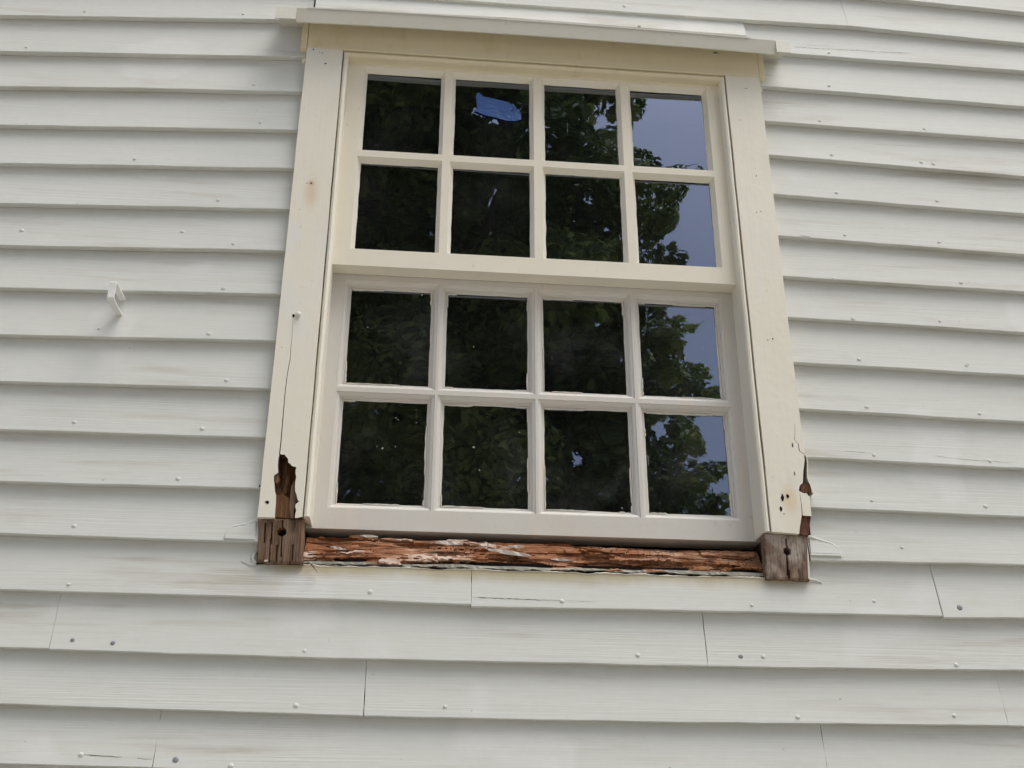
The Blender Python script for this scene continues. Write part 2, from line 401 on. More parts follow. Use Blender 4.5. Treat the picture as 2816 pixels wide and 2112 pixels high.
above = lipf([p[0][0], p[0][1], p[1][0], p[1][1], p[2][-1]])
rows_extra = []
for ci, (C, js) in enumerate(((C16, ((147, 1715), (1942, 1760))), (C17, ((1003, 1900), (2760, 1920))), (C18, ((428, 2040), (2270, 2050))))):
    p = [pl(q) for q in C]
    xa, xb = U(*js[0], YL)[0], U(*js[1], YL)[0]
    s = 60+ci*5
    make_piece(16+ci, p[0], XL, xa-G, above, seed=s); make_piece(16+ci, p[1], xa+G, xb-G, above, seed=s+1); make_piece(16+ci, p[2], xb+G, XR, above, seed=s+2)
    above = lipf([p[0][0], p[1][0], p[1][-1], p[2][-1]])
zz = above; k = 0
while zz(0) > 0.66:                            # courses down to the foundation, below the picture
    nz = (lambda f: (lambda x: f(x)-0.098))(zz)
    make_piece(19+k, [(XL, nz(XL)), (-1, nz(-1)), (0, nz(0)), (1, nz(1)), (XR, nz(XR))], XL, XR, zz, seed=80+k)
    zz = nz; k += 1
zb = zz(0)
zz = lambda x: c0f(x)
for k in range(8):                             # courses above the picture
    nz = (lambda kk: (lambda x: c0f(x) + 0.098*(kk+1)))(k)
    make_piece(-1-k, [(XL, nz(XL)), (-1, nz(-1)), (0, nz(0)), (1, nz(1)), (XR, nz(XR))], XL, XR, (lambda kk: (lambda x: c0f(x)+0.098*(kk+2)))(k), seed=100+k)
sh = MB()
for x0, x1_, z0, z1 in ((XL, -0.428, 0.5, 4.75), (0.428, XR, 0.5, 4.75), (-0.428, 0.428, 0.5, 2.10), (-0.428, 0.428, 3.262, 4.75)):
    sh.box(x0, x1_, 0.004, 0.13, z0, z1)
sh.build('sheathing', M['sheath'], wall)
fo = MB(); fo.box(XL, XR, -0.03, 0.2, 0, zb-0.02); fo.build('foundation', M['stone'], wall)

def piece_at(x, z):
    best = None
    for P in pieces:
        if P.xa <= x <= P.xb and P.lip(x) - 0.001 <= z <= P.ztop(x) + 0.012:
            if best is None or P.lip(x) > best.lip(x): best = P
    return best
def nail(px, py, mat='board', r=0.0036, label=None, h=0.0015):
    x, z = U(px, py, -0.015); P = piece_at(x, z)
    if P is None: return
    y = P.front(x, z)
    r *= rng.uniform(0.85, 1.2); V = []; F = []; n = 10
    el = rng.uniform(0.8, 1.0); a0 = rng.uniform(0, 3)
    for q, (rr, hh) in enumerate(((1.25, -0.0008), (1.0, h*0.55), (0.55, h))):
        for i in range(n):
            a = 6.2832*i/n
            V.append((x + r*rr*math.cos(a+a0), y - hh, z + r*rr*el*math.sin(a+a0)))
    V.append((x, y-h*1.05, z))
    for q in range(2):
        for i in range(n): F.append((q*n+i, q*n+(i+1) % n, (q+1)*n+(i+1) % n, (q+1)*n+i))
    for i in range(n): F.append((2*n+i, 2*n+(i+1) % n, 3*n))
    o = mesh_obj('nail_head', V, F, M[mat], P.o, smooth=True)
    if label: o['label'] = label
D = 1.2731
W_NAILS = [(73,131),(233,32),(669,39),(698,234),(716,338),(371,438),(600,551),(641,671),(642,671),(615,794),(574,919),(273,904),(623,1047),
 (204,1161),(556,1180),(490,1318),(204,1447),(189,1608),(838,1791),(814,1941),(635,2107),(223,2076),(1018,1629),(1545,1654),(1754,1802),(1224,1944),
 (2067,1665),(2404,1653),(2481,1505),(2099,1806),(2629,1830),(2193,1973),(2623,1969),(2280,146),(2280,237),(2254,333),(2541,355),(2287,427),(2533,447),(2566,452),(2300,530),
 (2577,553),(2323,647),(2582,667),(2657,1005),(2383,1120),(2693,1138),(2403,1253),(2721,1269),(2397,1377),(2710,1393),(2292,769),(2642,779),(2345,878),(2584,884),(2362,989),(2660,1001),(1718,17),(59,632),(501,635)]
for a, b in W_NAILS: nail(a, b)
for a, b in ((200,1761),(483,2091),(2639,1672),(2037,1806),(1757,76)): nail(a, b, 'screw', 0.0042, 'bare grey screw head', 0.0010)
nail(311, 1769, 'screw', 0.003, 'bare grey screw head')

def ribbon(P, pts, w=0.0007, name='crack', mat='crack', off=0.0004):
    """A fine crack that follows a board's face."""
    q = [U(a, b, -0.012) for a, b in pts]
    dense = []
    for (xa, za), (xb, zb_) in zip(q, q[1:]):
        n = max(2, int(math.hypot(xb-xa, zb_-za)/0.006))
        for i in range(n): dense.append((xa+(xb-xa)*i/n, za+(zb_-za)*i/n))
    dense.append(q[-1])
    if P is None: P = piece_at(*q[0])
    V = []; F = []
    for i, (x, z) in enumerate(dense):
        a = dense[max(0, i-1)]; b = dense[min(len(dense)-1, i+1)]
        dx, dz = b[0]-a[0], b[1]-a[1]; L = math.hypot(dx, dz) or 1
        ww = 0.6*w*(0.3+1.0*rng.random())*min(1.0, 0.25+i*0.3, 0.25+(len(dense)-1-i)*0.3); jx = rng.uniform(-.0005, .0005)
        for s in (-1, 1):
            xx, zz_ = x - dz/L*ww*s + jx*dz/L, z + dx/L*ww*s + jx
            V.append((xx, P.front(xx, zz_)-off, zz_))
        if i: F.append((2*i-2, 2*i, 2*i+1, 2*i-1))
    return mesh_obj(name, V, F, M[mat], P.o)
ribbon(None, [(1300,1644),(1420,1649),(1545,1654)], 0.0008); ribbon(None, [(1552,1653),(1600,1656),(1640,1657)], 0.0004)
ribbon(None, [(232,2076),(285,2080),(336,2083)], 0.0009); ribbon(None, [(378,2085),(400,2088),(420,2089)], 0.0016)
ribbon(None, [(2178,131),(2263,136),(2400,143),(2506,148)], 0.0007); ribbon(None, [(2180,122),(2290,129)], 0.0004)
ribbon(None, [(2285,1240),(2380,1247),(2398,1251)], 0.0004); ribbon(None, [(2560,1255),(2650,1266),(2781,1275)], 0.0004)
ribbon(None, [(2196,652),(2212,653),(2226,655)], 0.0016); ribbon(None, [(2335,1652),(2339,1656)], 0.0016)
ribbon(None, [(905,1754),(905,1768)], 0.0006); ribbon(None, [(2421,625),(2428,627)], 0.0008)

# cut-in patches where the sill horns once ran over the boards
def patch(pts, name):
    q = [U(a, b, -0.014) for a, b in pts]
    cx = sum(a for a, b in q)/len(q); cz = sum(b for a, b in q)/len(q)
    P = piece_at(cx, cz)
    if P is None: P = piece_at(cx, cz+0.01)
    n = len(q)
    V = [(x, P.front(x, z)-0.0006, z) for x, z in q] + [(cx+(x-cx)*0.94, P.front(x, z)-0.0028, cz+(z-cz)*0.90) for x, z in q]
    F = [(i, (i+1) % n, n+(i+1) % n, n+i) for i in range(n)]
    F += [tuple(n+k for k in t) for t in tessellate_polygon([[Vector((V[n+i][0], V[n+i][2], 0)) for i in range(n)]])]
    return mesh_obj(name, V, F, M['board'], P.o)
patch([(706,1429),(690,1434),(668,1441),(650,1444),(640,1448),(632,1452),(626,1460),(620,1472),(617,1484),(640,1486),(675,1487),(703,1488)], 'filler_patch')
patch([(2224,1477),(2240,1481),(2262,1489),(2285,1496),(2296,1502),(2303,1510),(2308,1521),(2311,1533),(2280,1532),(2250,1531),(2226,1530)], 'filler_patch')
pp = piece_at(*U(2260, 1500, -.014))
ribbon(pp, [(2226,1523),(2262,1526),(2298,1527)], 0.0006, off=0.0052)

def ridge(pts, r0, r1, name='caulk_ridge', mat='board'):
    """A curled bead of old caulk lying on the boards."""
    q = [U(a, b, -0.014) for a, b in pts]; dense = []
    for (xa, za), (xb, zb_) in zip(q, q[1:]):
        n = max(2, int(math.hypot(xb-xa, zb_-za)/0.003))
        for i in range(n): dense.append((xa+(xb-xa)*i/n, za+(zb_-za)*i/n))
    dense.append(q[-1]); P = piece_at(*dense[len(dense)//2]); V = []; F = []; n = 7
    for i, (x, z) in enumerate(dense):
        a = dense[max(0, i-2)]; b = dense[min(len(dense)-1, i+2)]
        dx, dz = b[0]-a[0], b[1]-a[1]; L = math.hypot(dx, dz) or 1
        r = 1.55*(r0+(r1-r0)*i/len(dense))*(0.8+0.5*mnoise.noise(Vector((x*90, z*90, 3))))
        for k in range(n):
            an = math.pi*k/(n-1); c, s_ = math.cos(an), math.sin(an)
            xx, zz_ = x-dz/L*c*r, z+dx/L*c*r
            V.append((xx, P.front(x, z)-0.0004-r*0.95*s_, zz_))
        if i:
            for k in range(n-1): F.append(((i-1)*n+k, i*n+k, i*n+k+1, (i-1)*n+k+1))
    return mesh_obj(name, V, F, M[mat], P.o, smooth=True)
ridge([(709,1428),(690,1437),(668,1444),(646,1448),(634,1457),(624,1470),(618,1484)], 0.0034, 0.0012)
ridge([(2221,1475),(2246,1483),(2285,1495),(2301,1506),(2308,1520),(2312,1534)], 0.0032, 0.0010)
ridge([(705,1546),(698,1545),(694,1536),(696,1522),(703,1516)], 0.0034, 0.0022); ridge([(662,1540),(675,1547),(688,1552),(704,1552)], 0.0008, 0.0018)
ridge([(2226,1593),(2240,1594),(2252,1597),(2262,1601)], 0.0036, 0.0010)

# ------------------------------------------------------------------ window
win = tag(empty('sash_window'), 'old cream eight over eight sash window with a rotten bare wood sill', 'window', kind='thing')
YC = -0.030
def slit(path, w):                # outline detour up one side of a crack and back down the other
    a = [(x-w*(1-0.8*i/(len(path)-1)), z) for i, (x, z) in enumerate(path)]
    b = [(x+w*(1-0.8*i/(len(path)-1)), z) for i, (x, z) in enumerate(path)]
    return a + b[::-1]
def zc(L, sc, ox, oy, y=YC): return [U(ox+a/sc, oy+b/sc, y) for a, b in L]
def edge(x0, z0, x1, z1, n, a, seed):
    return [(x0+(x1-x0)*i/n + wob(i*0.37+z0, 1.0, a, seed), z0+(z1-z0)*i/n) for i in range(n+1)]
# left casing with the rotted-out notch and the crack above it
hole = zc([(350,935),(353,880),(355,840),(363,740),(365,650),(350,600),(345,520),(338,450),(340,405),(365,385),(392,368),(388,270),(396,180),(405,152)], 4.609, 680, 1220)
hole2 = zc([(440,140),(470,137),(515,190),(520,240),(545,255),(560,278),(590,290),(622,296),(612,340),(612,380),(620,420),(610,480),(605,540),(607,600),(625,650),(640,715),(655,735),(615,765),(608,800),(620,850),(608,890),(605,945)], 4.609, 680, 1220)
crk = [U(600+a/2.458, 650+b/2.458, YC) for a, b in ((415,1470),(425,1380),(440,1200),(452,1060),(465,950),(480,860),(487,830),(490,760),(497,700),(502,620),(505,560))]
outl = edge(-0.4995, 2.2005, -0.5, 3.2592, 30, 0.0012, 1)
outr = edge(-0.4225, 3.2592, -0.4225, 2.2035, 30, 0.0010, 2)
slt = slit(crk, 0.0009)
poly = outl + outr + hole2[::-1] + slt[::-1][0:0]
poly = outl + outr + hole2[::-1] + slt[::-1] + hole[::-1]
i0 = len(outl)+len(outr)-1
casL = prism(poly, YC, 0.004, 'side_casing', M['casing'], win, M['rot'], set(range(i0, len(poly)-1)))
casL['label'] = 'left casing with a hole rotted into its foot'
# right casing, its outer edge rotted away near the foot
outer = zc([(470,-40),(560,60),(575,160)], 3.77, 2060, 1180)
crR = [U(2060+a/3.77, 1180+b/3.77, YC) for a, b in ((566,256),(545,243),(522,226),(515,190),(510,152),(490,135),(472,112),(474,60),(476,0),(474,-60))]
crB = [U(2060+a/3.77, 1180+b/3.77, YC) for a, b in ((551,893),(546,820),(538,750),(530,700),(526,668))]
rotR = zc([(572,268),(576,330),(566,400),(560,470),(556,560),(530,580),(521,605),(517,640),(545,655),(575,668),(590,662),(604,672),(612,690),(628,695)], 3.77, 2060, 1180)
rotR2 = zc([(648,903),(600,900),(560,897)], 3.77, 2060, 1180)
rotR3 = zc([(545,897),(536,960),(524,1040),(520,1085)], 3.77, 2060, 1180)
tip = U(2060+586/3.77, 1180+250/3.77, YC)
zt_ = rotR[0][1]
ro = edge(0.4998, 3.2592, 0.5005, tip[1]+0.002, 24, 0.0012, 3)
sl2 = slit(crR, 0.0009)
polyR = [(0.4225, 2.2035)] + edge(0.4225, 2.21, 0.4225, 3.2592, 24, 0.001, 4) + ro + [(0.4985, tip[1])] + sl2[::-1] + rotR + rotR2 + slit(crB, 0.0008)[::-1] + rotR3
k0 = 1+25+len(ro)
casR = prism(polyR, YC, 0.004, 'side_casing', M['casing'], win, M['rot'], set(range(k0, len(polyR)-1)))
casR['label'] = 'right casing with its outer edge split and rotted'
# thin painted sliver left standing beside the split
sv = zc([(584,262),(598,300),(606,345),(604,420),(606,500),(622,545),(640,580),(655,640),(668,665),(640,668),(618,688),(604,668)], 3.77, 2060, 1180)
sv2 = zc([(592,262),(606,300),(616,345),(614,420),(617,500),(636,545),(650,580),(662,630),(676,662)], 3.77, 2060, 1180)
prism(sv[:9] + sv2[::-1], YC+0.002, -0.004, 'paint_sliver', M['casing'], casR)
def rough_wood(name, x0, x1, z0, z1, y, amp, mat, parent, nx=26, nz=60, seed=0, back=0.004):
    V = []; F = []
    for j in range(nz+1):
        for i in range(nx+1):
            x = x0+(x1-x0)*i/nx; z = z0+(z1-z0)*j/nz
            d = amp*(mnoise.noise(Vector((x*95, z*14, seed)))*0.7 + mnoise.noise(Vector((x*300, z*40, seed+4)))*0.35)
            d += amp*0.6*math.floor(2.2*mnoise.noise(Vector((x*60, z*22, seed+9))))
            V.append((x, y+d, z))
    for j in range(nz):
        for i in range(nx):
            a = j*(nx+1)+i; F.append((a, a+1, a+nx+2, a+nx+1))
    return mesh_obj(name, V, F, mat, parent)
rough_wood('rotten_wood', -0.492, -0.428, 2.202, 2.345, -0.001, 0.006, M['rot'], casL, seed=3)
prism(zc([(345,930),(357,700),(372,655),(450,640),(530,690),(545,800),(540,945)], 4.609, 680, 1220, -.02), -0.0205, -0.004, 'rotten_wood', raw_wood('brown_rot', (0.09,0.04,0.02), (0.20,0.105,0.052), (0.30,0.18,0.10), (150,60,14)), casL)
prism(zc([(560,540),(600,460),(606,600),(628,655),(640,720),(612,760),(590,850),(596,940),(545,945),(535,800),(545,650)], 4.609, 680, 1220, -.024), -0.0245, -0.008, 'rotten_wood', M['block'], casL)
prism(zc([(344,400),(390,380),(408,420),(405,470),(375,505),(350,490)], 4.609, 680, 1220, -.024), -0.0245, -0.012, 'rotten_wood', M['rot'], casL)
rough_wood('rotten_wood', 0.470, 0.4985, 2.202, 2.345, -0.016, 0.005, M['rot'], casR, nx=16, seed=5)
prism(zc([(545,900),(640,908),(628,1000),(618,1100),(560,1100),(522,1085),(540,980)], 3.77, 2060, 1180, -.024), -0.0245, -0.006, 'rotten_wood', raw_wood('red_rot', (0.07,0.028,0.018), (0.17,0.075,0.05), (0.24,0.13,0.09), (120,60,40)), casR)
# chunk with the torn tip
prism(zc([(525,605),(560,570),(610,560),(636,590),(648,640),(640,668),(618,690),(600,655),(578,664),(540,648)], 3.77, 2060, 1180, -.026), -0.0265, -0.01, 'rotten_wood', M['rot'], casR)

# staff beads along the inner edge of the casings
def bead(pts, r, name, parent, mat):
    """Half-round strip along pts (x, z) with width r*2 in the plane, nosing towards the viewer."""
    prof = [(-1, 0.028), (-1, 0.004), (-0.93, -0.001), (-0.6, -0.0045), (0, -0.006), (0.6, -0.0045), (0.93, -0.001), (1, 0.004), (1, 0.060)]
    V = []; F = []
    for i, (x, z, nx, nz) in enumerate(pts):
        for s, d in prof: V.append((x+nx*s*r, YC+0.007+d, z+nz*s*r))
    m = len(prof)
    for i in range(len(pts)-1):
        for k in range(m-1): F.append((i*m+k, i*m+k+1, (i+1)*m+k+1, (i+1)*m+k))
    F.append(tuple(range(m))); F.append(tuple((len(pts)-1)*m+k for k in range(m)))
    return mesh_obj(name, V, F, mat, parent)
def runz(x, z0, z1, nx, seed):
    n = 40; return [(x+wob(i*0.3, 1, 0.0008, seed), z0+(z1-z0)*i/n, nx, 0) for i in range(n+1)]
r_ = 0.0057
b = bead(runz(-0.4154, 2.2055, 3.2475, 1, 1)+[(-0.4154, 3.2532, 1, -1)], r_, 'staff_bead', casL, M['casing'])
b = bead(runz(0.4154, 2.2045, 3.2475, -1, 2)+[(0.4154, 3.2532, -1, -1)], r_, 'staff_bead', casR, M['casing'])
# head casing with its two end strips
hd = MB(); hd.box(-0.4998, 0.4998, YC-0.001, 0.004, 3.2598, 3.345)
head = bevel(hd.build('head_casing', M['head'], win), 0.001)
bead([(-0.4154, 3.2532, 1, -1)] + [(-0.409+0.818*i/30, 3.2532+wob(i*0.3, 1, 0.0006, 6), 0, -1) for i in range(31)] + [(0.4154, 3.2532, -1, -1)], r_, 'staff_bead', head, M['head'])
for s in (-1, 1):
    e = MB(); x = sorted((s*0.5008, s*0.5140)); e.box(x[0], x[1], YC+0.0005, 0.0, 3.2590, 3.345)
    bevel(e.build('end_strip', M['head'], head), 0.001)
    e = MB(); x = sorted((s*0.5002, s*0.511)); e.box(x[0], x[1], -0.014, 0.0, 3.235, 3.2585)
    bevel(e.build('caulk', M['casing'], head), 0.003)
# drip cap: a sloped board with square blocks at its ends
CY = -0.082
def cap_line(x):
    zs = [U(a, b_, CY)[1] for a, b_ in ((759, 50), (1400, 86), (2173, 146))]
    bow = (zs[1]-(zs[0]+zs[2])/2)*(1-(x/0.5667)**2)
    return (zs[0]+zs[2])/2 + (zs[2]-zs[0])*x/1.13 + bow
CX0, CX1 = U(758.5, 34, CY)[0], U(2174, 131, CY)[0]
CM0, CM1 = U(815, 36, CY)[0], U(2134, 126, CY)[0]
CH = U(758, 18, CY)[1] - U(759, 50, CY)[1]
def cap_section(x, tilt, th=0.003):
    zb_ = cap_line(x); zt2 = zb_ + CH
    return [(x, CY+tilt, zb_), (x, CY, zt2), (x, -0.003, zt2+0.020), (x, -0.003, zt2+0.016), (x, CY+th+0.001, zt2-th), (x, CY+tilt+th, zb_)]
def cap_run(xa_, xb_, n, tilt, name, mat, par):
    V = []; F = []
    for i in range(n+1): V += cap_section(xa_+(xb_-xa_)*i/n, tilt)
    for i in range(n):
        for k in range(6): F.append((6*i+k, 6*i+(k+1) % 6, 6*i+6+(k+1) % 6, 6*i+6+k))
    F += [(0, 1, 4, 5), (1, 2, 3, 4), tuple(6*n+k for k in (0, 1, 4, 5)), tuple(6*n+k for k in (1, 2, 3, 4))]
    return mesh_obj(name, V, F, mat, par)
cap = cap_run(CM0, CM1, 24, 0.007, 'drip_cap', M['cap'], win)
for xa_, xb_ in ((CX0, CM0-0.0003), (CM1+0.0003, CX1)): cap_run(xa_, xb_, 2, -0.0012, 'end_piece', M['cap_end'], cap)
# white flashing lip on the cap under the clapboard above
V = []; F = []
for i in range(25):
    x = -0.50+0.97*i/24; zt3 = cap_line(x)+CH
    V += [(x, CY-0.0012, zt3-0.0015), (x, CY-0.0016, zt3+0.0025+wob(x, 30, 0.0006, 2)), (x, -0.024, zt3+0.013), (x, -0.004, zt3+0.023)]
    if i:
        for k in range(3): F.append((4*i-4+k, 4*i+k, 4*i+k+1, 4*i-3+k))
mesh_obj('flashing', V, F, M['nail'], cap)
# jamb linings
jb = MB()
jb.box(-0.4275, -0.4215, 0.0, 0.13, 2.10, 3.262); jb.box(0.4215, 0.4275, 0.0, 0.13, 2.10, 3.262); jb.box(-0.4215, 0.4215, 0.0, 0.13, 3.249, 3.2615)
jb.build('jamb_lining', M['jamb'], win)

# sashes
UX = [(-.369, -.208), (-.176, -.0135), (.020, .180), (.213, .3755)]; UZ = [(3.0245, 3.232), (2.782, 2.9925)]
LX = [(-.3715, -.2105), (-.178, -.0155), (.0168, .1815), (.2145, .3738)]; LZ = [(2.500, 2.7095), (2.2562, 2.4635)]
def sash(name, x0, x1, z0, z1, XS, ZS, yf, yb, prof, mat, gmat, seed, jit, label, low=False):
    mb = MB(); off = prof[0][0]
    ox = [x0] + [v for a, b_ in XS for v in (a-off, b_+off)] + [x1]
    zz_ = sorted(ZS); oz = [z0] + [v for a, b_ in zz_ for v in (a-off, b_+off)] + [z1]
    for i in range(len(ox)-1):
        for j in range(len(oz)-1):
            if i % 2 == 1 and j % 2 == 1: continue
            if i % 2 == 1:   # rails and bars
                mb.add([(ox[i], yf, oz[j]), (ox[i+1], yf, oz[j]), (ox[i+1], yf, oz[j+1]), (ox[i], yf, oz[j+1])], [(0, 1, 2, 3)])
            elif j == 0:
                mb.add([(ox[i], yf, oz[0]), (ox[i+1], yf, oz[0]), (ox[i+1], yf, oz[-1]), (ox[i], yf, oz[-1])], [(0, 1, 2, 3)])
    # outer sides and back
    mb.add([(x0, yf, z0), (x1, yf, z0), (x1, yb, z0), (x0, yb, z0), (x0, yf, z1), (x1, yf, z1), (x1, yb, z1), (x0, yb, z1)],
           [(0, 1, 2, 3), (1, 2, 6, 5), (3, 0, 4, 7), (4, 5, 6, 7)])
    root = mb.build(name, mat, win)
    # glazing bars' moulded edges round every pane
    gb = MB(); gl = MB(); pt = MB(); N = 14
    for ci, (a, b_) in enumerate(XS):
        for ri, (c, d) in enumerate(ZS):
            ring = []
            for pi, (o, y) in enumerate(prof):
                last = pi == len(prof)-1
                pts = []
                A, B, Cc, Dd = a-o, b_+o, c-o, d+o
                for s, e in (((A, Cc), (B, Cc)), ((B, Cc), (B, Dd)), ((B, Dd), (A, Dd)), ((A, Dd), (A, Cc))):
                    for t_ in range(N):
                        f = t_/N; x = s[0]+(e[0]-s[0])*f; z = s[1]+(e[1]-s[1])*f
                        if last:
                            j1 = jit*mnoise.noise(Vector((x*38+seed, z*38, ci*3.1+ri)))
                            x += j1*(1 if s[0] == e[0] else 0); z += j1*(1 if s[1] == e[1] else 0)
                        pts.append((x, y, z))
                ring.append(pts)
            m = 4*N; vs = [q for rr in ring for q in rr]
            fs = [(k*m+i, k*m+(i+1) % m, (k+1)*m+(i+1) % m, (k+1)*m+i) for k in range(len(ring)-1) for i in range(m)]
            gb.add(vs, fs)
            yg = prof[-1][1]
            tx, tz = rng.uniform(-.011, .011), rng.uniform(-.008, .008); q = 0.004
            gv = []
            for x, z in ((a-q, c-q), (b_+q, c-q), (b_+q, d+q), (a-q, d+q)):
                gv.append((x, yg+0.0015 + tx*(x-(a+b_)/2) + tz*(z-(c+d)/2), z))
            gl.add(gv, [(0, 1, 2, 3)])
            if low:   # crumbs of old putty left along the edge of the glass
                for side in range(4):
                    for _ in range(rng.randint(1, 3)):
                        f0 = rng.choice((0.0, 0.0, rng.random()*0.8, 0.85)); ln = rng.uniform(0.05, 0.5); f1 = min(1.0, f0+ln); w = rng.uniform(0.0005, 0.0018)
                        n = 8; vv = []
                        for t_ in range(n+1):
                            f = f0+(f1-f0)*t_/n; ww = w*(0.4+0.9*rng.random())*(0.3 if t_ in (0, n) else 1)
                            if side == 0: P0 = (a+(b_-a)*f, c); nn = (0, 1)
                            elif side == 1: P0 = (b_, c+(d-c)*f); nn = (-1, 0)
                            elif side == 2: P0 = (a+(b_-a)*f, d); nn = (0, -1)
                            else: P0 = (a, c+(d-c)*f); nn = (1, 0)
                            vv += [(P0[0]-nn[0]*.001, yg-0.0016, P0[1]-nn[1]*.001), (P0[0]+nn[0]*ww, yg-0.0022*rng.uniform(.6, 1.3), P0[1]+nn[1]*ww), (P0[0]+nn[0]*(ww+.0006), yg+0.001, P0[1]+nn[1]*(ww+.0006))]
                        ff = [(3*k+h_, 3*k+3+h_, 3*k+4+h_, 3*k+1+h_) for k in range(n) for h_ in (0, 1)]
                        pt.add(vv, ff)
    nf = len(gb.f); gb.add(pt.v, pt.f)
    mesh_obj('glazing_bar_moulding', gb.v, gb.f, mat, root, mats=[mat, M['putty']], fmat=[0]*nf+[1]*(len(gb.f)-nf))
    mesh_obj('glass', gl.v, gl.f, gmat, root, fix=False)
    # room side of the bars, indoor shade painted in as dark brown
    vs = []; fs = []
    for a, b_ in XS:
        for c, d in ZS:
            e = 0.0012; k = len(vs); y0_, y1_ = prof[-1][1]+0.0035, yb
            P4 = [(a-e, c-e), (b_+e, c-e), (b_+e, d+e), (a-e, d+e)]
            vs += [(x, y0_, z) for x, z in P4] + [(x, y1_, z) for x, z in P4]
            fs += [(k+i, k+(i+1) % 4, k+4+(i+1) % 4, k+4+i) for i in range(4)]
    mesh_obj('inner_frame', vs, fs, M['jamb'], root)
    root['label'] = label
    return root
upper = sash('upper_sash', -0.4098, 0.4098, 2.7355, 3.2475, UX, UZ, -0.005, 0.030, [(0.0080, -0.005), (0.0072, -0.0035), (0.0, 0.010)], M['upper'], M['glass_u'], 3, 0.0012, 'cream upper sash with smooth new putty')
lower = sash('lower_sash', -0.4210, 0.4210, 2.2028, 2.775, LX, LZ, 0.032, 0.088,
   [(0.0135, 0.032), (0.0128, 0.0342), (0.0115, 0.0345), (0.0085, 0.0358), (0.0062, 0.039), (0.0058, 0.0425), (0.0030, 0.0428), (0.0022, 0.046), (0.0, 0.0465)], M['lower'], M['glass_l'], 9, 0.0010, 'grey lower sash with crumbling putty', True)
# closing strip between the two sashes
ms = MB(); ms.box(-0.409, 0.409, 0.0305, 0.0335, 2.7385, 2.745); ms.build('meeting_strip', M['upper'], upper)

# rotten sill between the two blocks
NX, NS = 460, 40
xs0, xs1 = -0.4185, 0.4135
nr = np.random.RandomState(4)
plates = []
for _ in range(95):
    cx = nr.uniform(xs0, xs1); L = nr.uniform(0.02, 0.20); s0 = nr.uniform(-0.1, 1.0); h = nr.uniform(0.06, 0.30)
    plates.append((cx, L, s0, h, nr.choice([-1, 1])*nr.uniform(0.0015, 0.0068), nr.uniform(-0.6, 0.6)))
V = []; F = []; PA = []
for j in range(NS+1):
    s = j/NS
    for i in range(NX+1):
        x = xs0+(xs1-xs0)*i/NX
        zbt = 2.1285 + wob(x, 14, 0.0020, 21); ztp = 2.1748 - 0.004*x + wob(x, 11, 0.0022, 23) + wob(x, 60, 0.001, 25)
        if s <= 0.8:
            q = s/0.8; z = zbt+(ztp+0.012-zbt)*q; y = -0.002+0.040*q
        else:
            q = (s-0.8)/0.2; z = ztp+0.012+(2.1935-ztp-0.012)*q; y = 0.038+0.047*q
        d = 0.0; fall = 1.0 if s <= 0.8 else max(0.0, 1-(s-0.8)/0.1)
        for cx, L, s0, h, dd, sl in plates:
            a = s + sl*(x-cx)*1.2
            if abs(x-cx + 0.004*mnoise.noise(Vector((s*30, cx*50, 0)))) < L/2 and s0 < a + 0.03*mnoise.noise(Vector((x*90, cx*40, 1))) < s0+h*(1.2-1.1*abs(x-cx)/L): d += dd*(1.0 if dd < 0 else min(1.0, 2.6*(0.5-abs(x-cx)/L)+0.25))
        d += 0.0022*mnoise.noise(Vector((x*25, s*26, 2.0))) + 0.0012*mnoise.noise(Vector((x*80, s*60, 5.0)))
        # deep hollows at the left end, as in the worst of the rot
        hx = math.exp(-((x+0.375)/0.035)**2); d += 0.012*hx*(0.3 if s < 0.5 else 1.0)
        hx = math.exp(-((x+0.325)/0.02)**2); d += 0.010*hx*max(0, math.sin(s*9))
        hx = math.exp(-((x-0.365)/0.045)**2); d += 0.008*hx
        d = max(-0.009, min(0.013, d))
        V.append((x, y + d*fall, z)); 
        pa = (-d)*45 + 0.20 + 0.55*mnoise.noise(Vector((x*13, s*2.2, 8.0)))
        pa -= 0.45 if x > 0.06 else 0.0
        if x < -0.36: pa -= 0.25
        PA.append(max(0.0, min(1.0, pa)) if s < 0.85 else 0.0)
for j in range(NS):
    for i in range(NX):
        a = j*(NX+1)+i; F.append((a, a+1, a+NX+2, a+NX+1))
n0 = len(V); 
for i in (0, NX): pass
sill = mesh_obj('sill', V, F, M['sill'], win)
at = sill.data.attributes.new('paint_left', 'FLOAT', 'POINT'); at.data.foreach_set('value', PA)
sill['label'] = 'bare reddish brown rotten sill'
